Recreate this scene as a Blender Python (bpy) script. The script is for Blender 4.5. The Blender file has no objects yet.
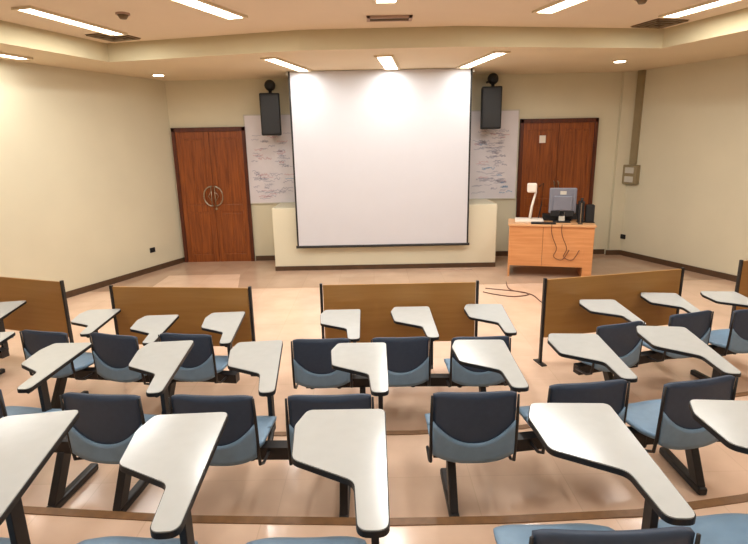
import bpy, bmesh, math, random
from mathutils import Vector, Matrix
random.seed(7)
C = bpy.context.scene.collection
PI = math.pi
def rad(d): return d*PI/180

# ------------------------------------------------------------------ materials
def lin(c):
    return tuple(((v/255)/12.92 if v/255 <= .04045 else ((v/255+.055)/1.055)**2.4) for v in c) + (1,)
def mat(name, rgb, rough=.5, metal=0, noise=0, scale=8, bump=0, spec=.5, coat=0):
    m = bpy.data.materials.new(name); m.use_nodes = True
    nt = m.node_tree; b = nt.nodes['Principled BSDF']
    b.inputs['Roughness'].default_value = rough; b.inputs['Metallic'].default_value = metal
    b.inputs['Specular IOR Level'].default_value = spec
    b.inputs['Coat Weight'].default_value = coat
    col = lin(rgb)
    tc = nt.nodes.new('ShaderNodeTexCoord')
    n = nt.nodes.new('ShaderNodeTexNoise'); n.inputs['Scale'].default_value = scale; n.inputs['Detail'].default_value = 4
    nt.links.new(tc.outputs['Object'], n.inputs['Vector'])
    r = nt.nodes.new('ShaderNodeValToRGB')
    k = noise
    r.color_ramp.elements[0].position = .3; r.color_ramp.elements[1].position = .7
    r.color_ramp.elements[0].color = tuple(max(0, v*(1-k)) for v in col[:3])+(1,)
    r.color_ramp.elements[1].color = tuple(min(1, v*(1+k)) for v in col[:3])+(1,)
    nt.links.new(n.outputs['Fac'], r.inputs['Fac']); nt.links.new(r.outputs['Color'], b.inputs['Base Color'])
    if bump:
        bp = nt.nodes.new('ShaderNodeBump'); bp.inputs['Strength'].default_value = bump; bp.inputs['Distance'].default_value = .01
        nt.links.new(n.outputs['Fac'], bp.inputs['Height']); nt.links.new(bp.outputs['Normal'], b.inputs['Normal'])
    return m
def wood(name, c1, c2, rough=.4, axis='Z', sc=3.0):
    m = bpy.data.materials.new(name); m.use_nodes = True
    nt = m.node_tree; b = nt.nodes['Principled BSDF']; b.inputs['Roughness'].default_value = rough
    tc = nt.nodes.new('ShaderNodeTexCoord'); mp = nt.nodes.new('ShaderNodeMapping')
    s = {'Z': (14, 14, 1.0), 'X': (1.0, 14, 14)}[axis]; mp.inputs['Scale'].default_value = s
    n = nt.nodes.new('ShaderNodeTexNoise'); n.inputs['Scale'].default_value = sc; n.inputs['Detail'].default_value = 6
    n.inputs['Distortion'].default_value = .6
    r = nt.nodes.new('ShaderNodeValToRGB'); r.color_ramp.elements[0].position = .3; r.color_ramp.elements[1].position = .72
    r.color_ramp.elements[0].color = lin(c1); r.color_ramp.elements[1].color = lin(c2)
    nt.links.new(tc.outputs['Object'], mp.inputs['Vector']); nt.links.new(mp.outputs['Vector'], n.inputs['Vector'])
    nt.links.new(n.outputs['Fac'], r.inputs['Fac']); nt.links.new(r.outputs['Color'], b.inputs['Base Color'])
    return m
def tile(name, c1, c2, grout, size=.6, rough=.16):
    m = bpy.data.materials.new(name); m.use_nodes = True
    nt = m.node_tree; b = nt.nodes['Principled BSDF']; b.inputs['Roughness'].default_value = rough
    tc = nt.nodes.new('ShaderNodeTexCoord'); br = nt.nodes.new('ShaderNodeTexBrick')
    br.offset = 0; br.inputs['Scale'].default_value = 1/size
    br.inputs['Brick Width'].default_value = 1; br.inputs['Row Height'].default_value = 1
    br.inputs['Mortar Size'].default_value = .006; br.inputs['Mortar Smooth'].default_value = .3
    br.inputs['Color1'].default_value = lin(c1); br.inputs['Color2'].default_value = lin(c2); br.inputs['Mortar'].default_value = lin(grout)
    n = nt.nodes.new('ShaderNodeTexNoise'); n.inputs['Scale'].default_value = 2.2; n.inputs['Detail'].default_value = 5
    mx = nt.nodes.new('ShaderNodeMix'); mx.data_type = 'RGBA'; mx.blend_type = 'MULTIPLY'; mx.inputs[0].default_value = 1
    r = nt.nodes.new('ShaderNodeValToRGB'); r.color_ramp.elements[0].color = (.88, .86, .84, 1); r.color_ramp.elements[1].color = (1, 1, 1, 1)
    r.color_ramp.elements[0].position = .35; r.color_ramp.elements[1].position = .65
    nt.links.new(tc.outputs['Object'], br.inputs['Vector']); nt.links.new(tc.outputs['Object'], n.inputs['Vector'])
    nt.links.new(n.outputs['Fac'], r.inputs['Fac'])
    nt.links.new(br.outputs['Color'], mx.inputs[6]); nt.links.new(r.outputs['Color'], mx.inputs[7])
    nt.links.new(mx.outputs[2], b.inputs['Base Color'])
    return m
def glow(name, rgb, st):
    m = bpy.data.materials.new(name); m.use_nodes = True
    b = m.node_tree.nodes['Principled BSDF']
    b.inputs['Base Color'].default_value = lin(rgb); b.inputs['Emission Color'].default_value = lin(rgb); b.inputs['Emission Strength'].default_value = st
    return m

M = dict(
    wall=mat('cream_wall_paint', (214, 206, 180), .75, noise=.03, scale=1.2, bump=.03),
    ceil=mat('ceiling_paint', (226, 208, 184), .85, noise=.02, scale=1.5),
    soffit=mat('soffit_paint', (222, 205, 174), .85, noise=.02, scale=1.5),
    riser=mat('olive_cream_paint', (200, 187, 152), .85, noise=.02, scale=2),
    podium=mat('pale_cream_paint', (222, 215, 190), .7, noise=.02, scale=2),
    base=mat('brown_skirting', (82, 58, 38), .5, noise=.15, scale=10),
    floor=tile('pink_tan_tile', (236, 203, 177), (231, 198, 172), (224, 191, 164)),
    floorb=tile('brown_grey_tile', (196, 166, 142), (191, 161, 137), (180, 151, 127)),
    nosing=mat('brown_nosing', (128, 92, 58), .5, noise=.15, scale=20),
    navy=mat('slate_navy_plastic', (48, 64, 86), .5, noise=.08, scale=30, bump=.05),
    blue=mat('pale_blue_plastic', (122, 152, 178), .45, noise=.05, scale=20),
    black=mat('black_metal', (30, 27, 27), .45, noise=.2, scale=30),
    rubber=mat('black_edging', (24, 22, 22), .5, noise=.1, scale=30),
    tablet=mat('white_laminate', (192, 195, 193), .16, noise=.02, scale=14, spec=.5),
    panel=wood('brown_laminate', (164, 118, 58), (174, 128, 68), .45, 'X', 1.6),
    door=wood('dark_red_wood', (112, 54, 20), (156, 84, 34), .35, 'Z', 2.0),
    doorf=wood('door_frame_wood', (66, 26, 12), (98, 44, 20), .35, 'Z', 2.0),
    desk=wood('light_beech', (205, 138, 84), (222, 158, 104), .4, 'X', 1.6),
    desktop=wood('beech_top', (214, 160, 110), (228, 178, 130), .35, 'X', 1.6),
    screen=mat('screen_fabric', (208, 208, 214), .85, noise=.01, scale=3),
    board=mat('whiteboard_enamel', (222, 216, 220), .35, noise=.04, scale=3),
    ink=mat('grey_marker', (168, 166, 184), .7), inkr=mat('red_marker', (206, 160, 170), .7), inkb=mat('blue_marker', (110, 160, 200), .7),
    steel=mat('brushed_steel', (186, 178, 160), .3, 1, noise=.05, scale=30),
    grey=mat('warm_grey_trunking', (146, 130, 98), .6, noise=.05),
    lgrey=mat('light_grey_plastic', (200, 196, 184), .5, noise=.03),
    monitor=mat('monitor_grey_plastic', (122, 124, 136), .4, noise=.04, scale=12),
    dark=mat('charcoal_plastic', (24, 25, 28), .7, noise=.1, scale=20),
    white=mat('white_plastic', (236, 226, 214), .4, noise=.02),
    grille=mat('dark_brown_grille', (110, 90, 64), .6, noise=.1),
    pinkg=mat('pinkish_grille', (178, 148, 130), .6, noise=.05),
    cable=mat('dark_cable', (110, 70, 52), .5),
    lamp=glow('lamp_diffuser', (255, 250, 238), 14), spot=glow('spot_lamp', (255, 246, 226), 9),
)

# ------------------------------------------------------------------ mesh helpers
def box(bm, x0, x1, y0, y1, z0, z1, Mx=None):
    vs = [bm.verts.new((x, y, z)) for x in (x0, x1) for y in (y0, y1) for z in (z0, z1)]
    if Mx is not None:
        for v in vs: v.co = Mx @ v.co
    for f in ((0, 1, 3, 2), (4, 6, 7, 5), (0, 4, 5, 1), (2, 3, 7, 6), (0, 2, 6, 4), (1, 5, 7, 3)):
        bm.faces.new([vs[i] for i in f])
def tube(bm, pts, r, seg=8, caps=True):
    pts = [Vector(p) for p in pts]; rings = []
    for i, p in enumerate(pts):
        d = (pts[min(i+1, len(pts)-1)] - pts[max(i-1, 0)]).normalized()
        u = d.cross(Vector((0, 0, 1)))
        if u.length < .05: u = d.cross(Vector((0, 1, 0)))
        u.normalize(); w = d.cross(u)
        rr = r[i] if isinstance(r, (list, tuple)) else r
        rings.append([bm.verts.new(p + (u*math.cos(a) + w*math.sin(a))*rr) for a in [2*PI*k/seg for k in range(seg)]])
    for a, b in zip(rings, rings[1:]):
        for k in range(seg): bm.faces.new((a[k], a[(k+1) % seg], b[(k+1) % seg], b[k]))
    if caps: bm.faces.new(rings[0][::-1]); bm.faces.new(rings[-1])
def prism(bm, pts, z0, z1):
    lo = [bm.verts.new((x, y, z0)) for x, y in pts]; hi = [bm.verts.new((x, y, z1)) for x, y in pts]
    n = len(pts); bm.faces.new(lo[::-1]); bm.faces.new(hi)
    for i in range(n): bm.faces.new((lo[i], lo[(i+1) % n], hi[(i+1) % n], hi[i]))
def slab(bm, loop, T):
    """closed outline moved by T and bridged"""
    a = [bm.verts.new(p) for p in loop]; b = [bm.verts.new(Vector(p)+Vector(T)) for p in loop]
    n = len(a); bm.faces.new(a[::-1]); bm.faces.new(b)
    for i in range(n): bm.faces.new((a[i], a[(i+1) % n], b[(i+1) % n], b[i]))
def rounded(pts, rs, n=6):
    out = []; L = len(pts)
    for i, p in enumerate(pts):
        p = Vector(p); a = Vector(pts[i-1]) - p; b = Vector(pts[(i+1) % L]) - p
        r = rs[i]; ang = a.angle(b); d = min(r/math.tan(ang/2), a.length*.49, b.length*.49)
        s = p + a.normalized()*d; e = p + b.normalized()*d
        for k in range(n+1):
            t = k/n; out.append(tuple(s*(1-t)**2 + p*2*t*(1-t) + e*t*t))
    return out
def obj(name, bm, m, parent=None, smooth=False, bevel=0):
    bmesh.ops.recalc_face_normals(bm, faces=bm.faces)
    me = bpy.data.meshes.new(name); bm.to_mesh(me); bm.free()
    me.materials.append(m)
    if smooth:
        for p in me.polygons: p.use_smooth = True
    o = bpy.data.objects.new(name, me); C.objects.link(o)
    if parent: o.parent = parent
    if bevel:
        md = o.modifiers.new('bevel', 'BEVEL'); md.width = bevel; md.segments = 2; md.limit_method = 'ANGLE'
    return o
def tag(o, label, cat, group=None):
    o['label'] = label; o['category'] = cat
    if group: o['group'] = group
    return o
def thing(name, label, cat, loc=(0, 0, 0), rz=0, group=None):
    o = bpy.data.objects.new(name, None); C.objects.link(o); o.empty_display_size = .1
    o.location = loc; o.rotation_euler = (0, 0, rz)
    return tag(o, label, cat, group)
def struct(name, bm, m, parent=None, **k):
    o = obj(name, bm, m, parent, **k)
    if not parent: o['kind'] = 'structure'
    return o
def B(*a, **k):
    bm = bmesh.new(); box(bm, *a, **k); return bm

# ------------------------------------------------------------------ room shell
FY = 10.5
LW = [(-3.87, FY), (-4.86, 8.08), (-6.5, 4.0), (-6.5, -3.5)]
RW = [(4.94, FY), (5.91, 8.15), (7.3, 4.0), (7.3, -3.5)]
room = LW + RW[::-1]
def wallrun(bm, pts, t, z0, z1):
    for (a, b) in zip(pts, pts[1:]):
        a = Vector(a); b = Vector(b); n = Vector((-(b-a).y, (b-a).x)).normalized()*t
        e = (b-a).normalized()*abs(t)*.5
        loop = [a-e, b+e, b+e+n, a-e+n]
        prism(bm, [(p.x, p.y) for p in loop], z0, z1)
bm = bmesh.new(); prism(bm, room, -.12, 0); struct('floor', bm, M['floor'])
bm = bmesh.new()
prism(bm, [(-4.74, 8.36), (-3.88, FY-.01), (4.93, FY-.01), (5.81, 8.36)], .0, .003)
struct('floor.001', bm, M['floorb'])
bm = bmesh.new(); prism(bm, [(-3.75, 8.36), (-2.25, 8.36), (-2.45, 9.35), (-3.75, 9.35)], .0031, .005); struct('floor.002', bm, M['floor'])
edge2 = [(-6.5, 4.35), (-3.4, 3.78), (-1.9, 3.62), (-.78, 3.57), (.25, 3.55), (1.1, 3.6), (1.9, 3.8), (3.4, 4.12), (7.08, 4.9)]
edge2[-1] = (7.02, 4.85)
edge3 = [(-6.5, 3.5), (-2.6, 2.56), (-2.04, 2.46), (-1.0, 2.35), (.06, 2.3), (.62, 2.3), (1.34, 2.33), (1.95, 2.43), (3.2, 2.75), (7.3, 3.7)]
edge4 = [(-6.5, 1.9), (-1.8, 1.02), (0, .9), (1.8, 1.02), (7.3, 2.1)]
for nm, e, z0, z1 in (('floor.003', edge2, 0, .2), ('floor.004', edge3, .2, .45), ('floor.005', edge4, .45, .67)):
    bm = bmesh.new(); prism(bm, [(-6.5, -3.5)] + e + [(7.3, -3.5)], z0, z1); struct(nm, bm, M['floor'])
for i, (e, z) in enumerate(((edge2, .2), (edge3, .45), (edge4, .67))):
    bm = bmesh.new()
    for a, b in zip(e, e[1:]):
        prism(bm, [(a[0], a[1]+.008), (b[0], b[1]+.008), (b[0], b[1]-.045), (a[0], a[1]-.045)], z-.03, z+.006)
    struct('trim_%d' % (i+1), bm, M['nosing'])
bm = bmesh.new(); wallrun(bm, LW, -.2, -.1, 3.9); struct('wall_left', bm, M['wall'])
bm = bmesh.new(); wallrun(bm, RW, .2, -.1, 3.9); struct('wall_right', bm, M['wall'])
bm = bmesh.new(); box(bm, -7, 7.6, FY, FY+.2, -.1, 3.9); struct('wall_front', bm, M['wall'])
bm = bmesh.new(); box(bm, -7, 7.6, -3.7, -3.5, -.1, 3.9); struct('wall_back', bm, M['wall'])
bm = bmesh.new(); box(bm, -7, 7.6, -3.7, FY+.2, 3.75, 3.95); struct('ceiling', bm, M['ceil'])
# dropped soffit round the raised ceiling
inner = [(-5.0, -3.5), (-4.98, 4.0), (-4.24, 6.5), (-3.75, 8.1), (-.92, 7.42), (1.18, 7.36), (4.05, 7.8), (4.41, 6.6), (5.1, 4.0), (5.15, -3.5)]
outer = [(-6.5, -3.5), (-6.5, 4.0), (-4.86, 8.08), (-3.87, FY), (-1.0, FY), (1.3, FY), (4.94, FY), (5.91, 8.15), (7.3, 4.0), (7.3, -3.5)]
bm = bmesh.new()
for i in range(len(inner)-1):
    prism(bm, [inner[i], inner[i+1], outer[i+1], outer[i]], 3.5, 3.76)
bmesh.ops.remove_doubles(bm, verts=bm.verts, dist=.0005)
bmesh.ops.recalc_face_normals(bm, faces=bm.faces)
so = struct('trim_4', bm, M['soffit']); so.data.materials.append(M['riser'])
for pl in so.data.polygons:
    if abs(pl.normal.z) < .1: pl.material_index = 1
# corner pilaster on the right
struct('trim_5', B(4.75, 4.985, FY-.1, FY, 0, 3.5), M['wall'])
def skirt(name, pts, t):
    bm = bmesh.new(); wallrun(bm, pts, t, 0, .1); return struct(name, bm, M['base'])
skirt('baseboard_left', LW[:3], .02)
skirt('baseboard_right', RW[:3], -.02)
bm = bmesh.new()
for a, b in ((-3.87, -3.84), (-2.4, -1.85), (2.3, 2.83), (4.36, 4.7)): box(bm, a, b, FY-.02, FY, 0, .1)
box(bm, 4.69, 4.96, FY-.12, FY-.1, 0, .1)
struct('baseboard_front', bm, M['base'])
# raised low wall (board plinth) under the screen
o = struct('trim_6', B(-1.84, 2.27, 9.58, FY, 0, 1.17), M['podium'], bevel=.008)
struct('baseboard_plinth', B(-1.84, 2.27, 9.56, 9.58, 0, .085), M['base'])

# ------------------------------------------------------------------ doors
def door(name, x0, x1, h):
    y = FY
    bm = bmesh.new()
    box(bm, x0, x0+.07, y-.06, y, 0, h); box(bm, x1-.07, x1, y-.06, y, 0, h); box(bm, x0, x1, y-.06, y, h-.08, h)
    fr = struct(name, bm, M['doorf'], bevel=.006)
    xm = (x0+x1)/2
    for a, b in ((x0+.07, xm-.004), (xm+.004, x1-.07)):
        bm = bmesh.new()
        box(bm, a, b, y-.03, y, 0, h-.08)
        w = b-a; s = .09
        # raised stiles, rails and panels
        for (p, q) in ((a, a+s), (b-s, b)): box(bm, p, q, y-.042, y-.028, 0, h-.08)
        for z0, z1 in ((0, .16), (1.02, 1.16), (h-.2, h-.08)): box(bm, a+s, b-s, y-.042, y-.028, z0, z1)
        xm2 = (a+b)/2
        for (p, q) in ((a+s+.03, xm2-.015), (xm2+.015, b-s-.03)):
            for z0, z1 in ((.2, .98), (1.2, h-.24)): box(bm, p, q, y-.038, y-.028, z0, z1)
        obj('door_leaf', bm, M['door'], fr, bevel=.005)
    return fr
d1 = door('door_1', -3.84, -2.42, 2.64)
xm = (-3.84-2.42)/2; hz = 1.33
for s in (-1, 1):
    bm = bmesh.new()
    pts = [(xm + s*(.035+.15*math.sin(t)), FY-.085, hz + .19*math.cos(t)) for t in [PI*k/14 for k in range(15)]]
    tube(bm, pts, .013)
    for z in (hz+.19, hz-.19): tube(bm, [(xm+s*.035, FY-.085, z), (xm+s*.035, FY-.03, z)], .014)
    tube(bm, [(xm+s*.035, FY-.085, hz+.1), (xm+s*.1, FY-.085, hz), (xm+s*.035, FY-.085, hz-.1)], .007)
    tube(bm, [(xm+s*.035, FY-.085, hz+.19), (xm+s*.035, FY-.085, hz-.19)], .007)
    obj('handle', bm, M['steel'], d1, smooth=True)
bm = bmesh.new(); tube(bm, [(xm+.03, FY-.05, 1.08), (xm+.03, FY-.03, 1.08)], .025, 12); obj('lock', bm, M['steel'], d1)
d2 = door('door_2', 2.86, 4.36, 2.68)
bm = bmesh.new()
for s in (-1, 1): tube(bm, [(3.61+s*.04, FY-.03, 1.2), (3.61+s*.04, FY-.09, 1.22), (3.61+s*.04, FY-.09, 1.48), (3.61+s*.04, FY-.03, 1.5)], .012)
obj('handle', bm, M['steel'], d2, smooth=True)
tag(obj('paper_notice', B(3.24, 3.36, FY-.048, FY-.0425, 2.23, 2.37), M['white']), 'small white paper notice stuck on the right wooden door', 'notice')

# ------------------------------------------------------------------ whiteboard
wb = thing('whiteboard', 'long scribbled whiteboard on the front wall behind the hanging screen', 'whiteboard', (.2, FY, 1.18))
obj('board_surface', B(-2.62, 2.62, -.03, -.008, 0, 1.66), M['board'], wb)
bm = bmesh.new()
for q in ((-2.64, -2.62, 0, 1.68), (2.62, 2.64, 0, 1.68), (-2.64, 2.64, 1.66, 1.68), (-2.64, 2.64, -.02, 0)):
    box(bm, q[0], q[1], -.036, -.006, q[2], q[3])
obj('board_frame', bm, M['lgrey'], wb)
def squig(bm, x, z, w, h, n):
    pts = []
    for k in range(n):
        pts.append((x + w*k/n + random.uniform(-.01, .01), -.033, z + random.uniform(-h, h)))
    for a, b in zip(pts, pts[1:]):
        d = Vector((b[0]-a[0], 0, b[2]-a[2])); u = Vector((-d.z, 0, d.x)).normalized()*.0035
        loop = [Vector(a)-u, Vector(b)-u, Vector(b)+u, Vector(a)+u]
        slab(bm, loop, (0, .003, 0))
for mm, cnt in (('ink', 120), ('inkr', 26), ('inkb', 10)):
    bm = bmesh.new()
    for i in range(cnt):
        if random.random() < .5: x = random.uniform(-2.55, -1.9)
        else: x = random.uniform(1.75, 2.35)
        if mm == 'inkb' and i > 4: x, z = random.uniform(2.3, 2.45), random.uniform(.1, .35)
        else: z = random.uniform(.08, 1.35)
        squig(bm, x, z, random.uniform(.1, .28) if x < 2.2 else .12, random.uniform(.01, .03), random.randint(8, 20))
    p = obj('marker_writing', bm, M[mm], wb); p['kind'] = 'stuff'

# ------------------------------------------------------------------ projection screen
sc = thing('projection_screen', 'large white projection screen with black edges hanging at the front', 'projection screen', (.17, 9.45, .49))
W = 1.53; H = 3.0
obj('screen_fabric', B(-W, W, -.004, .004, 0, H), M['screen'], sc)
for q in (-W-.03, W): obj('black_border', B(q, q+.03, -.006, .006, 0, H), M['rubber'], sc)
bm = bmesh.new(); tube(bm, [(-W-.05, 0, -.02), (W+.05, 0, -.02)], .024, 10); obj('bottom_bar', bm, M['rubber'], sc)
bm = bmesh.new(); box(bm, -W-.07, W+.07, .01, .07, H-.06, H+.008); obj('housing', bm, M['lgrey'], sc)

# ------------------------------------------------------------------ wall loudspeakers
def loudspeaker(x, z, yaw, label):
    t = thing('wall_speaker', label, 'speaker', (x, 10.06, z), rad(yaw), 'loudspeakers beside the screen')
    obj('cabinet', B(-.18, .18, -.13, .13, 0, .74), M['dark'], t, bevel=.02)
    obj('grille', B(-.16, .16, -.145, -.13, .03, .71), M['rubber'], t, bevel=.006)
    bm = bmesh.new()
    tube(bm, [(.02, .02, .745), (.02, .02, .83)], .03, 10)
    bmesh.ops.create_uvsphere(bm, u_segments=16, v_segments=10, radius=.1, matrix=Matrix.Translation((.02, .02, .88)))
    o = obj('ball_mount', bm, M['rubber'], t, smooth=True)
    bm = bmesh.new(); inv = Matrix.Rotation(-rad(yaw), 4, 'Z')
    a = inv @ Vector((0, .42, .86)); tube(bm, [(.02, .04, .88), tuple(a)], .022, 8)
    obj('bracket', bm, M['black'], t)
loudspeaker(-1.84, 2.46, 10, 'black loudspeaker on ball bracket left of the screen')
loudspeaker(2.2, 2.5, -8, 'black loudspeaker on ball bracket right of the screen')

# ------------------------------------------------------------------ ceiling lights
def lamp(a, b, zc, w, label, power):
    a = Vector(a); b = Vector(b); m = (a+b)/2; L = (b-a).length; yaw = math.atan2((b-a).y, (b-a).x) - PI/2
    t = thing('ceiling_light', label, 'light', (m.x, m.y, zc), yaw, 'fluorescent ceiling lights')
    bm = bmesh.new()
    for s in (-1, 1): box(bm, s*(w/2+.02)-.02, s*(w/2+.02)+.02, -L/2-.03, L/2+.03, -.025, .0)
    for s in (-1, 1): box(bm, -w/2, w/2, s*(L/2+.015)-.015, s*(L/2+.015)+.015, -.025, .0)
    obj('frame', bm, M['soffit'], t)
    obj('diffuser', B(-w/2, w/2, -L/2, L/2, -.018, -.002), M['lamp'], t)
    li = bpy.data.lights.new('tube_lamp', 'AREA'); li.shape = 'RECTANGLE'; li.size = w; li.size_y = L; li.energy = power
    li.color = (.985, 1, .99)
    lo = bpy.data.objects.new('tube_lamp', li); C.objects.link(lo); lo.parent = t; lo.location = (0, 0, -.03)
PW = 44
lamp((-1.42, 7.95), (-1.10, 9.32), 3.5, .17, 'fluorescent ceiling light above the left half of the screen', 16)
lamp((.2, 7.95), (.36, 9.32), 3.5, .2, 'fluorescent ceiling light above the centre of the screen', 16)
lamp((1.82, 7.8), (1.56, 9.3), 3.5, .17, 'fluorescent ceiling light above the right half of the screen', 16)
lamp((-3.6, 6.0), (-3.27, 7.4), 3.75, .17, 'long slanting fluorescent light near the left ceiling vent', PW)
lamp((-2.02, 5.3), (-1.53, 6.6), 3.75, .2, 'fluorescent light at top left between ceiling vent and smoke detector', PW)
lamp((2.45, 5.2), (2.02, 6.62), 3.75, .2, 'fluorescent light at top right of the raised ceiling', PW)
lamp((4.1, 5.5), (3.67, 6.98), 3.75, .2, 'fluorescent light beside the right ceiling vent', PW)
lamp((-4.98, 6.15), (-4.63, 7.55), 3.5, .15, 'fluorescent light on the lowered ceiling over the left wall', 12)
lamp((.2, 4.55), (.18, 6.02), 3.75, .2, 'fluorescent light at the centre, only its far end seen', PW)
for i, (x, y) in enumerate(((-3.2, 2.4), (-1, 2.2), (1.2, 2.2), (3.4, 2.4), (-3, -.8), (0, -.8), (3, -.8))):
    lamp((x, y-.7), (x, y+.7), 3.75, .2, 'fluorescent ceiling light over the rear rows, out of view', 17)
def downlight(x, y, label):
    t = thing('downlight', label, 'light', (x, y, 3.5), 0, 'small recessed downlights')
    bm = bmesh.new(); tube(bm, [(0, 0, -.02), (0, 0, 0)], .1, 20); obj('rim', bm, M['soffit'], t)
    bm = bmesh.new(); tube(bm, [(0, 0, -.03), (0, 0, -.021)], .085, 20); obj('lens', bm, M['spot'], t)
downlight(-3.6, 9.5, 'small round downlight near the left front corner')
downlight(3.97, 8.9, 'small round downlight near the right front corner')
def detector(x, y, label):
    t = thing('smoke_detector', label, 'smoke detector', (x, y, 3.75), 0)
    bm = bmesh.new(); tube(bm, [(0, 0, -.02), (0, 0, 0)], .075, 16); obj('base', bm, M['pinkg'], t)
    bm = bmesh.new(); tube(bm, [(0, 0, -.06), (0, 0, -.02)], [.035, .06], 16); obj('head', bm, M['grille'], t, smooth=True)
detector(-2.72, 6.34, 'smoke detector on the raised ceiling at left')
detector(2.9, 6.1, 'smoke detector on the raised ceiling at right')
def diffuser(x, y, yaw, label, z=3.75):
    t = thing('air_diffuser', label, 'air vent', (x, y, z), rad(yaw), 'square ceiling air diffusers')
    for k, (r, d) in enumerate(((.22, .004), (.15, .01), (.08, .016))):
        bm = bmesh.new()
        for s in (-1, 1):
            box(bm, -r, r, s*r-.02, s*r+.02, -d-.012, -d); box(bm, s*r-.02, s*r+.02, -r, r, -d-.012, -d)
        obj('louvre_ring', bm, M['grille'], t)
    obj('back_plate', B(-.24, .24, -.24, .24, -.006, 0), M['base'], t)
diffuser(-3.42, 7.6, -18, 'square dark air diffuser in the left corner of the raised ceiling')
diffuser(3.78, 7.42, 15, 'square dark air diffuser in the right corner of the raised ceiling')
t = thing('slot_vent', 'rectangular slotted air vent at the centre of the ceiling', 'air vent', (.24, 6.78, 3.75))
bm = bmesh.new()
for s in (-1, 1): box(bm, -.26, .26, s*.085-.015, s*.085+.015, -.03, 0); box(bm, s*.25-.02, s*.25+.02, -.1, .1, -.03, 0)
obj('frame', bm, M['pinkg'], t)
bm = bmesh.new()
for k in range(4): box(bm, -.23, .23, -.055+k*.035, -.045+k*.035, -.028, -.004)
obj('slats', bm, M['grille'], t)

# ------------------------------------------------------------------ right wall trunking and sockets
def onw(run, y):
    (x0, y0), (x1, y1) = run[0], run[1]; return x0 + (x1-x0)*(y-y0)/(y1-y0)
yaw_r = math.atan2(8.15-FY, 5.91-4.94)      # along the right wall
def wall_frame(run, y, z):
    (x0, y0), (x1, y1) = run[0], run[1]
    return Vector((onw(run, y), y, z)), math.atan2(y1-y0, x1-x0)
p, a = wall_frame(RW, 10.28, 0)
t = thing('switch_box', 'pale switch box below the grey conduit on the right wall', 'switch box', (p.x, p.y, 1.6), a)
obj('box_body', B(-.16, .16, -.1, 0, -.17, .19), M['grey'], t, bevel=.01)
for s in (.09, -.08): obj('switch', B(-.1, .1, -.11, -.1, s-.055, s+.055), M['lgrey'], t, bevel=.005)
bm = bmesh.new(); box(bm, -.07, .07, -.05, 0, 1.8, 3.5)
o = tag(obj('cable_trunking', bm, M['grey']), 'grey cable trunking running up the right wall to the ceiling', 'conduit'); o.location = (p.x, p.y, 0); o.rotation_euler = (0, 0, a)
p, a = wall_frame(RW, 10.36, .38)
t = thing('wall_socket', 'small dark socket low on the right wall near the corner', 'socket', tuple(p), a)
obj('plate', B(-.06, .06, -.02, 0, -.045, .045), M['dark'], t, bevel=.005); obj('socket_face', B(-.03, .03, -.028, -.02, -.025, .025), M['rubber'], t)
p, a = wall_frame(LW, 9.75, .41)
t = thing('wall_socket', 'small dark socket low on the left wall near the door', 'socket', tuple(p), a)
obj('plate', B(-.06, .06, 0, .02, -.045, .045), M['dark'], t, bevel=.005); obj('socket_face', B(-.03, .03, .02, .028, -.025, .025), M['rubber'], t)

# ------------------------------------------------------------------ front desk and equipment
DA = rad(-14)
DX, DY = 2.32, 8.86
dk = thing('teacher_desk', 'light wooden teacher desk standing in front of the right door', 'desk', (DX, DY, 0), DA)
DW, DD, DH = 1.36, .62, .92
obj('desktop', B(-.02, DW+.02, -.03, DD, DH-.035, DH), M['desktop'], dk, bevel=.004)
for x in (0, DW-.15): obj('side_panel', B(x, x+(.03 if x == 0 else .15), 0, DD-.03, 0, DH-.035), M['desk'], dk, bevel=.003)
for x0, x1 in ((.03, .55), (.556, DW-.15)): obj('front_panel', B(x0, x1, .0, .02, .2, DH-.035), M['desk'], dk, bevel=.002)
obj('drawer_unit', B(DW-.5, DW-.155, .03, DD-.05, .22, DH-.036), M['desk'], dk)
Dm = Matrix.Translation((DX, DY, 0)) @ Matrix.Rotation(DA, 4, 'Z')
def ond(x, y, z=DH): return tuple(Dm @ Vector((x, y, z)))
t = thing('document_camera', 'white document camera with upright arm on the left of the desk', 'document camera', ond(.36, .3), DA)
obj('base', B(-.27, .2, -.16, .14, 0, .05), M['white'], t, bevel=.012)
bm = bmesh.new(); tube(bm, [(-.02, .02, .05), (0, .02, .25), (.06, .02, .52)], [.026, .022, .018], 10); obj('arm', bm, M['white'], t, smooth=True)
obj('camera_head', B(-.09, .07, -.05, .06, .5, .66), M['white'], t, bevel=.025)
bm = bmesh.new(); tube(bm, [(.1, -.0, .6), (.17, .0, .66), (.16, .0, .3), (.12, .03, .06)], .009, 6); obj('lamp_stalk', bm, M['dark'], t, smooth=True)
t = thing('desk_monitor', 'grey computer monitor seen from behind on the teacher desk', 'monitor', ond(.86, .3), DA)
obj('housing', B(-.22, .22, -.03, .03, .15, .58), M['monitor'], t, bevel=.02)
obj('rear_bulge', B(-.15, .15, -.06, -.028, .2, .45), M['monitor'], t, bevel=.015)
obj('rear_label', B(-.05, .05, -.032, -.03, .47, .53), M['lgrey'], t)
obj('neck', B(-.05, .05, -.05, .0, .02, .2), M['lgrey'], t, bevel=.01)
obj('foot', B(-.14, .14, -.1, .12, 0, .02), M['dark'], t, bevel=.006)
obj('lower_cover', B(-.19, .19, -.05, -.028, .1, .2), M['dark'], t, bevel=.01)
t = thing('computer_case', 'black flat computer case lying under the grey monitor', 'computer', ond(.58, .5), DA)
obj('case', B(-.02, .46, -.06, .1, 0, .11), M['dark'], t, bevel=.006); obj('drive_front', B(.02, .2, .1, .106, .03, .07), M['lgrey'], t)
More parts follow.
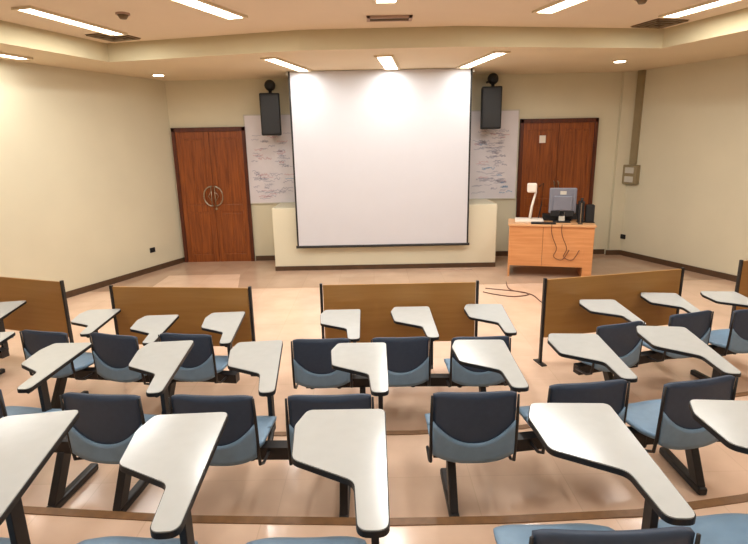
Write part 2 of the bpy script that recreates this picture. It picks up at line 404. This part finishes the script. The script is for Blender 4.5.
for x, h, lb in ((1.165, .36, 'slim black desk speaker beside the grey monitor'), (1.305, .3, 'stout black desk speaker at the right end of the desk')):
    t = thing('desk_speaker', lb, 'speaker', ond(x, .3), DA, 'small speakers on the teacher desk')
    w = .045 if x < 1.2 else .068
    obj('cabinet', B(-w, w, -.06, .08, .012, h), M['dark'], t, bevel=.012); obj('foot', B(-w-.01, w+.01, -.07, .09, 0, .012), M['rubber'], t)
    bm = bmesh.new(); tube(bm, [(0, .08, h*.6), (0, .088, h*.6)], w*.7, 14); obj('driver_cone', bm, M['rubber'], t)
t = thing('microphone_stand', 'thin silver microphone stand between the desk speakers', 'microphone', ond(1.14, .1), DA)
bm = bmesh.new(); tube(bm, [(0, 0, .01), (.0, 0, .36)], .008, 8); obj('stem', bm, M['steel'], t)
bm = bmesh.new(); tube(bm, [(0, 0, 0), (0, 0, .012)], .04, 14); obj('base', bm, M['dark'], t)
bm = bmesh.new(); tube(bm, [(0, 0, .355), (0, -.01, .43)], [.016, .022], 10); obj('mic_head', bm, M['dark'], t, smooth=True)
t = thing('keyboard', 'dark keyboard lying along the near edge of the desk', 'keyboard', ond(.55, .06), DA)
obj('keyboard_base', B(-.2, .2, -.06, .06, 0, .02), M['dark'], t, bevel=.004)
bm = bmesh.new()
for i in range(14):
    for j in range(4): box(bm, -.19+i*.027, -.168+i*.027, -.052+j*.026, -.03+j*.026, .02, .026)
obj('keys', bm, M['rubber'], t)
t = thing('teacher_chair', 'dark office chair tucked behind the teacher desk', 'chair', ond(1.12, 1.12, .003), DA+.2)
bm = bmesh.new()
slab(bm, [(x, .2, z) for x, z in rounded([(-.22, .62), (.22, .62), (.19, 1.12), (-.19, 1.12)], [.08]*4)], (0, .05, 0))
obj('backrest', bm, M['dark'], t, bevel=.01)
obj('seat', B(-.23, .23, -.25, .2, .44, .51), M['dark'], t, bevel=.03)
bm = bmesh.new(); tube(bm, [(0, .18, .45), (0, .26, .5), (0, .26, .8)], .02); tube(bm, [(0, 0, .08), (0, 0, .45)], .025); obj('column', bm, M['black'], t)
for k in range(5):
    c, s = math.cos(k*2*PI/5), math.sin(k*2*PI/5)
    bm = bmesh.new(); tube(bm, [(0, 0, .1), (c*.26, s*.26, .07)], .018); tube(bm, [(c*.26-.02*s, s*.26+.02*c, .027), (c*.26+.02*s, s*.26-.02*c, .027)], .026, 12); obj('caster_leg', bm, M['black'], t)
def cable(name, pts, r, label, m='cable', loc=None):
    # smooth the polyline
    P = [Vector(p) for p in pts]; out = []
    for i in range(len(P)-1):
        p0, p1, p2, p3 = P[max(i-1, 0)], P[i], P[i+1], P[min(i+2, len(P)-1)]
        for k in range(6):
            u = k/6; out.append(.5*((2*p1)+(p2-p0)*u+(2*p0-5*p1+4*p2-p3)*u*u+(3*p1-p0-3*p2+p3)*u**3))
    out.append(P[-1]); bm = bmesh.new(); tube(bm, out, r, 6)
    return tag(obj(name, bm, M[m], smooth=True), label, 'cable')
cable('power_cable', [(1.78, 8.1, .008), (2.0, 8.0, .008), (2.3, 7.85, .008), (2.35, 7.7, .008), (2.1, 7.62, .008), (1.85, 7.75, .008), (1.7, 7.9, .008)], .008, 'dark cable loop on the floor left of the teacher desk')
cable('extension_cable', [(2.2, 8.45, .012), (2.15, 8.0, .008), (2.4, 7.7, .008), (2.45, 7.2, .008), (2.7, 6.8, .008), (3.0, 6.6, .008), (3.2, 6.3, .008)], .008, 'long dark cable trailing across the floor behind the right panel')
cable('microphone_cable', [(1.0, 9.47, .012), (1.2, 9.4, .01), (1.35, 9.44, .01), (1.5, 9.36, .01), (1.62, 9.42, .01), (1.8, 9.36, .01)], .012, 'pale cable lying along the foot of the wall under the screen', 'pinkg')
for k in range(2):
    x = .68+k*.16
    cable('hanging_cable', [ond(x, -.05, DH+.008), ond(x, -.045, DH-.1), ond(x+.03, -.025, .7), ond(x+.1, -.025, .52), ond(x+.06, -.025, .38), ond(x+.2, -.025, .33), ond(x+.3, -.025, .5)], .006, ['dark cable drooping down the middle of the desk front', 'dark cable drooping down the desk front nearer its right side'][k], 'cable')

# ------------------------------------------------------------------ low panels in front of the first row
def modesty(a, b, za, zb, label, left=True, right=True):
    a = Vector(a); b = Vector(b); L = (b-a).length; yaw = math.atan2((b-a).y, (b-a).x)
    t = thing('modesty_panel', label, 'panel', (a.x, a.y, 0), yaw, 'brown panels before the front row')
    obj('panel_board', B(.02, L-.02, -.011, .011, .29, za), M['panel'], t, bevel=.002)
    for x, ok in ((0, left), (L, right)):
        if not ok: continue
        bm = bmesh.new(); box(bm, x-.013, x+.013, -.015, .015, 0, za+.015); p = obj('post', bm, M['black'], t)
        bm = bmesh.new(); box(bm, x-.03, x+.03, -.09, .09, 0, .012); obj('foot_plate', bm, M['black'], p)
    for z in (.35, .84): 
        bm = bmesh.new(); box(bm, .02, L-.02, .011, .025, z-.015, z+.015); obj('rail', bm, M['black'], t)
modesty((-4.876, 5.989), (-3.360, 5.480), .92, 1, 'brown low panel with black posts at the far left edge')
modesty((-2.72, 5.25), (-1.25, 5.09), .92, 1, 'brown low panel before the left block of chairs')
modesty((-0.541, 5.152), (1.049, 5.152), .92, 1, 'brown low panel before the centre chairs, below the screen')
modesty((1.749, 5.194), (3.350, 5.533), .92, 1, 'brown low panel before the right block, nearest the teacher desk')
modesty((4.19, 5.83), (5.58, 6.307), .92, 1, 'brown low panel at the far right edge, mostly cut off')

# ------------------------------------------------------------------ tablet-arm chairs
def back_mesh():
    bm = bmesh.new(); n = 18; m = 8; t = .022; W2 = .222
    F, K = [], []
    for i in range(n+1):
        u = -1+2*i/n; x = W2*u
        top = .828 - .014*abs(u)**8
        bot = .502 + .15*abs(u)**2.2
        cf, ck = [], []
        for j in range(m+1):
            z = bot + (top-bot)*j/m
            y = .022*abs(u)**2 - .04*(z-.5)
            cf.append(bm.verts.new((x, y+t, z))); ck.append(bm.verts.new((x, y, z)))
        F.append(cf); K.append(ck)
    for i in range(n):
        for j in range(m):
            bm.faces.new((F[i][j], F[i][j+1], F[i+1][j+1], F[i+1][j])); bm.faces.new((K[i][j], K[i+1][j], K[i+1][j+1], K[i][j+1]))
        bm.faces.new((F[i][0], F[i+1][0], K[i+1][0], K[i][0])); bm.faces.new((F[i][m], K[i][m], K[i+1][m], F[i+1][m]))
    for j in range(m):
        bm.faces.new((F[0][j], K[0][j], K[0][j+1], F[0][j+1])); bm.faces.new((F[n][j], F[n][j+1], K[n][j+1], K[n][j]))
    return bm
def seat_mesh():
    bm = bmesh.new(); n = 16; m = 14; T, Bt = [], []
    for i in range(n+1):
        u = -1+2*i/n; ct, cb = [], []
        for j in range(m+1):
            v = j/m
            wv = .225*(1 - .25*max(0, (.25-v)/.25)**2.2 - .12*max(0, (v-.85)/.15)**2)
            y = .04 + .50*v - .03*abs(u)**4*(1 if v > .5 else -1)
            z = .452 + .018*u*u + .0*max(0, (.3-v)/.3)**2 - .045*max(0, (v-.75)/.25)**2
            ct.append(bm.verts.new((wv*u, y, z))); cb.append(bm.verts.new((wv*u*.97, y, z-.032)))
        T.append(ct); Bt.append(cb)
    for i in range(n):
        for j in range(m):
            bm.faces.new((T[i][j], T[i][j+1], T[i+1][j+1], T[i+1][j])); bm.faces.new((Bt[i][j], Bt[i+1][j], Bt[i+1][j+1], Bt[i][j+1]))
        bm.faces.new((T[i][m], Bt[i][m], Bt[i+1][m], T[i+1][m]))
    for j in range(m):
        bm.faces.new((T[0][j], Bt[0][j], Bt[0][j+1], T[0][j+1])); bm.faces.new((T[n][j], T[n][j+1], Bt[n][j+1], Bt[n][j]))
    # the rear wall of the shell, rising at both sides behind the backrest
    A, D = [], []; q = 5
    for i in range(n+1):
        u = -1+2*i/n; x = .222*u; zt = .53 + .13*abs(u)**2.2; zb = .41 + .045*abs(u)**3
        ra, rb = [], []
        for j in range(q+1):
            z = zb + (zt-zb)*j/q; y = .02*u*u - .04*(z-.5) - .004 - .022*(1-j/q)**2*0
            ra.append(bm.verts.new((x, y-.006, z))); rb.append(bm.verts.new((x, y+.004, z)))
        A.append(ra); D.append(rb)
    for i in range(n):
        for j in range(q):
            bm.faces.new((A[i][j], A[i][j+1], A[i+1][j+1], A[i+1][j])); bm.faces.new((D[i][j], D[i+1][j], D[i+1][j+1], D[i][j+1]))
        bm.faces.new((A[i][q], D[i][q], D[i+1][q], A[i+1][q]))
        # underside runs forward from the wall to the pan
        bm.faces.new((A[i][0], A[i+1][0], Bt[i+1][0], Bt[i][0])); bm.faces.new((D[i][0], T[i][0], T[i+1][0], D[i+1][0]))
    for k in (0, n):
        for j in range(q): bm.faces.new((A[k][j], D[k][j], D[k][j+1], A[k][j+1]))
        bm.faces.new((A[k][0], Bt[k][0], T[k][0], D[k][0]))
    return bm
OUT = rounded([(0, 0), (0, .775), (-.355, .775), (-.395, .64), (-.37, .39), (-.125, .25), (-.105, 0)],
              [.045, .04, .045, .1, .06, .06, .045])
def offset(pts, d):
    c = []; n = len(pts)
    for i in range(n):
        a = Vector(pts[i-1]); b = Vector(pts[(i+1) % n]); t = (b-a).normalized(); nn = Vector((t.y, -t.x))
        c.append((pts[i][0]+nn.x*d, pts[i][1]+nn.y*d))
    return c
TZ = .7
bm = bmesh.new(); prism(bm, offset(OUT, -.004), -.004, .0); tab_me = obj('writing_tablet', bm, M['tablet'])
bm = bmesh.new(); prism(bm, OUT, -.026, -.004); edg_me = obj('black_edge', bm, M['rubber'])
pieces = {}
pieces['backrest'] = obj('backrest', back_mesh(), M['navy'], smooth=True)
pieces['seat'] = obj('seat', seat_mesh(), M['blue'], smooth=True)
sides = []
for s in (-1, 1):
    bm = bmesh.new()
    pts = [(s*.23, .006, .812), (s*.232, .014, .65), (s*.232, .022, .5), (s*.231, .035, .4), (s*.23, .1, .365), (s*.228, .24, .36)]
    tube(bm, pts, [.006, .009, .0095, .0095, .0095, .0095], 8); sides.append(obj('side_frame', bm, M['black'], smooth=True))
bm = bmesh.new()
box(bm, -.14, -.09, .1, .44, .405, .425); box(bm, .09, .14, .1, .44, .405, .425)
for x in (-.115, .115): tube(bm, [(x, .25, .4), (x, .25, .285)], .02, 8)
pieces['seat_bracket'] = obj('seat_bracket', bm, M['black'])
protos = [pieces['backrest'], pieces['seat'], sides[0], sides[1], pieces['seat_bracket']]
first = [True]
def take(o):
    if first[0]: return o
    c = o.copy(); C.objects.link(c); return c
# (x, y, yaw), z, tablet far right corner, tablet tail right corner, label
CH = [
 # front row
 ((-4.1, 4.75, -14), 0, (-3.82, 5.56), (-3.68, 4.85), 'tablet-arm chair at the far left edge, only its white tablet in the frame', 'front'),
 ((-2.8, 4.18, -13), 0, (-2.61, 5.19), (-2.56, 4.5), 'front row chair of the left block nearest the left wall', 'front'),
 ((-2.16, 4.07, -16), 0, (-1.93, 4.96), (-1.89, 4.2), 'middle chair of three in the front row of the left block', 'front'),
 ((-1.56, 4.05, -9), 0, (-1.29, 5.02), (-1.22, 4.16), 'front row chair of the left block, beside the left aisle', 'front'),
 ((-.43, 3.88, 0), 0, (-.14, 5.02), (-.13, 4.2), 'front row centre chair beside the left aisle, before the brown panel', 'front'),
 ((.2, 3.88, 0), 0, (.55, 5.07), (.55, 4.2), 'middle chair of the three in the front row centre', 'front'),
 ((.83, 3.86, 1), 0, (1.29, 5.1), (1.23, 4.27), 'front row centre chair beside the right aisle', 'front'),
 ((2.04, 4.1, 16), 0, (2.47, 5.18), (2.43, 4.42), 'front row chair of the right block, beside the right aisle', 'front'),
 ((2.77, 4.34, 16), 0, (3.21, 5.36), (3.1, 4.7), 'middle chair of three in the front row of the right block', 'front'),
 ((3.38, 4.42, 13), 0, (3.85, 5.38), (3.79, 4.75), 'front row chair of the right block, cut by the right edge', 'front'),
 # middle row
 ((-3.12, 3.02, -14), .2, (-2.88, 4.0), (-2.8, 3.3), 'middle row chair beyond the left edge, only a tablet corner in frame', 'middle'),
 ((-2.33, 2.72, -9), .2, (-2.12, 3.72), (-2.12, 2.95), 'middle row chair cut by the left edge of the photo', 'middle'),
 ((-1.5, 2.6, -7), .2, (-1.36, 3.73), (-1.28, 2.87), 'middle row chair of the left block, third from the aisle', 'middle'),
 ((-.885, 2.56, -4), .2, (-.69, 3.7), (-.6, 2.85), 'middle row chair of the left block, second from the aisle', 'middle'),
 ((-.25, 2.54, 0), .2, (.08, 3.61), (.075, 2.82), 'middle row chair of the left block right beside the centre aisle', 'middle'),
 ((.525, 2.54, 0), .2, (.94, 3.62), (.91, 2.84), 'middle row chair of the right block right beside the centre aisle', 'middle'),
 ((1.17, 2.63, 7), .2, (1.66, 3.7), (1.6, 2.93), 'middle row chair of the right block, second from the aisle', 'middle'),
 ((1.79, 2.64, 12), .2, (2.38, 3.81), (2.26, 2.97), 'middle row chair of the right block, third from the aisle', 'middle'),
 # nearest row
 ((-1.62, 1.22, -8), .45, (-1.37, 2.22), (-1.24, 1.46), 'nearest row chair at the left edge under a big cut-off tablet', 'nearest'),
 ((-.92, 1.19, -4), .45, (-.67, 2.17), (-.63, 1.41), 'nearest row chair of the left block, one from the aisle', 'nearest'),
 ((-.27, 1.175, 0), .45, (.04, 2.17), (.035, 1.395), 'nearest row chair beside the centre aisle, below the big central tablet', 'nearest'),
 ((.65, 1.22, 0), .45, (1.06, 2.18), (1.02, 1.42), 'nearest row chair right of the centre aisle, its backrest top in frame', 'nearest'),
 ((1.3, 1.25, 5), .45, (1.79, 2.17), (1.72, 1.42), 'nearest row chair at the right edge under the cut-off tablet', 'nearest'),
]
def tablet_parts(root, FR, TR, z):
    FRl = Vector((FR[0], FR[1], 0)); TRl = Vector((TR[0], TR[1], 0))
    d = (FRl-TRl).normalized(); yaw = math.atan2(-d.x, d.y)
    inv = root.matrix_basis.inverted()
    LL = min(.87, max(.74, (FRl-TRl).length)); base = FRl - d*LL; base.z = z + TZ
    lp = inv @ base; ly = yaw - root.rotation_euler.z
    tb = take(tab_me); tb.parent = root; tb.location = lp; tb.rotation_euler = (0, 0, ly); tb.scale = (.82 if FR[0] == -2.12 else .93 if FR[0] < -.5 else 1, LL/.775, 1)
    eg = take(edg_me); eg.parent = tb
    # post under the tail and a bracket back to the beam, in chair space
    rot = Matrix.Rotation(ly, 3, 'Z')
    q = lp + rot @ Vector((-.05, .2, 0)); q2 = lp + rot @ Vector((-.06, .5, 0))
    bm = bmesh.new()
    box(bm, q.x-.014, q.x+.014, q.y-.028, q.y+.028, .33, TZ-.04)
    obj('tablet_post', bm, M['black'], root, bevel=.003)
    bm = bmesh.new(); tube(bm, [(q.x, q.y, TZ-.045), (q2.x, q2.y, TZ-.045)], .016, 8)
    q3 = lp + rot @ Vector((-.05, .06, 0)); tube(bm, [(q.x, q.y, TZ-.045), (q3.x, q3.y, TZ-.045)], .016, 8)
    obj('tablet_support', bm, M['black'], root)
    bm = bmesh.new(); tube(bm, [(q.x, q.y, .36), (.22, .25, .36)], .018, 8); obj('arm_bracket', bm, M['black'], root)
for (x, y, yaw), z, FR, TR, lb, row in CH:
    t = thing('tablet_chair', 'blue plastic ' + lb if not lb.startswith('tablet') else 'blue plastic ' + lb, 'chair', (x, y, z), rad(yaw), row + ' row of tablet-arm chairs')
    for p in protos:
        c = take(p); c.parent = t
    tablet_parts(t, FR, TR, z)
    first[0] = False

# beams that carry the chairs
def beam(pts, z, legs, label):
    t = thing('seating_beam', label, 'seating beam', (pts[0][0], pts[0][1], z), 0, 'black steel beams under the chairs')
    o = Vector((pts[0][0], pts[0][1], 0)); bm = bmesh.new()
    P = [Vector((p[0], p[1], 0))-o for p in pts]
    for a, b in zip(P, P[1:]):
        d = (b-a).normalized(); n = Vector((-d.y, d.x, 0))*.04; e = d*.015
        prism(bm, [((v).x, (v).y) for v in (a-e-n, b+e-n, b+e+n, a-e+n)], .305, .385)
    obj('beam_tube', bm, M['black'], t)
    for lx, ly, yw in legs:
        mx = Matrix.Translation((lx-o.x, ly-o.y, 0)) @ Matrix.Rotation(rad(yw), 4, 'Z')
        bm = bmesh.new()
        slab(bm, [mx @ Vector(v) for v in ((-.024, -.2, .05), (-.024, -.11, .05), (-.024, .04, .31), (-.024, -.05, .31))], mx.to_3x3() @ Vector((.048, 0, 0)))
        obj('leg', bm, M['black'], t, bevel=.004)
        obj('foot', B(-.028, .028, -.22, .24, 0, .05, Mx=mx), M['black'], t, bevel=.012)
def under(idx):
    out = []
    for i in idx:
        (x, y, yaw) = CH[i][0]; out.append((x - math.sin(rad(yaw))*.25, y + math.cos(rad(yaw))*.25, yaw))
    return out
def ext(u, l, r):
    a, b = u[0], u[-1]
    return [(a[0]-l*math.cos(rad(a[2])), a[1]-l*math.sin(rad(a[2])))] + [(p[0], p[1]) for p in u] + [(b[0]+r*math.cos(rad(b[2])), b[1]+r*math.sin(rad(b[2])))]
u = under([0]); beam(ext(u, .25, .35), 0, [(u[0][0], u[0][1], -14)], 'short black beam with one leg under the far left front chair')
u = under([1, 2, 3]); beam(ext(u, .22, .3), 0, [(u[0][0]-.1, u[0][1], -12), (-1.8, u[1][1]-.03, -10)], 'black beam under the front row of the left block')
u = under([4, 5, 6]); beam(ext(u, .15, .28), 0, [(-.115, u[0][1], 0), (.9, u[2][1], 0)], 'black beam under the front row centre chairs')
u = under([7, 8, 9]); beam(ext(u, .2, .3), 0, [(u[0][0]+.1, u[0][1]+.03, 12), (u[2][0]-.1, u[2][1]-.03, 12)], 'black beam under the front row of the right block')
u = under([10, 11, 12, 13, 14]); beam(ext(u, .2, .15), .2, [(u[0][0], u[0][1], -12), (-1.94, 2.92, -5), (-1.52, 2.86, -6), (-.2, 2.79, 0)], 'black beam under the middle row of the left block')
u = under([15, 16, 17]); beam(ext(u, .18, .4), .2, [(.435, 2.79, 0), (1.97, 2.98, 0)], 'black beam under the middle row of the right block')
u = under([18, 19, 20]); beam(ext(u, .3, .3), .45, [(-1.7, 1.5, -8), (-.4, 1.38, 0)], 'black beam under the nearest row left of the aisle')
u = under([21, 22]); beam(ext(u, .2, .35), .45, [(.75, 1.47, 0), (1.4, 1.52, 5)], 'black beam under the nearest row right of the aisle')

# ------------------------------------------------------------------ world, camera, view
w = bpy.data.worlds.new('world'); bpy.context.scene.world = w; w.use_nodes = True
w.node_tree.nodes['Background'].inputs[0].default_value = (.9, .93, 1, 1); w.node_tree.nodes['Background'].inputs[1].default_value = .3
f = 526.0; p = rad(14.0); r = rad(1.1)
Fv = Vector((0, math.cos(p), -math.sin(p))); R0 = Vector((1, 0, 0)); U0 = Vector((0, math.sin(p), math.cos(p)))
Uv = U0*math.cos(r) + R0*math.sin(r); Rv = R0*math.cos(r) - U0*math.sin(r)
cd = bpy.data.cameras.new('camera'); cam = bpy.data.objects.new('camera', cd); C.objects.link(cam)
mw = Matrix((Rv, Uv, -Fv)).transposed().to_4x4(); mw.translation = (0, 0, 2.33); cam.matrix_world = mw
cd.sensor_fit = 'HORIZONTAL'; cd.sensor_width = 36; cd.lens = 36*f/748; cd.clip_start = .05
bpy.context.scene.camera = cam
vs = bpy.context.scene.view_settings
vs.view_transform = 'Standard'; vs.look = 'None'; vs.exposure = -0.18; vs.gamma = 1; vs.use_curve_mapping = False
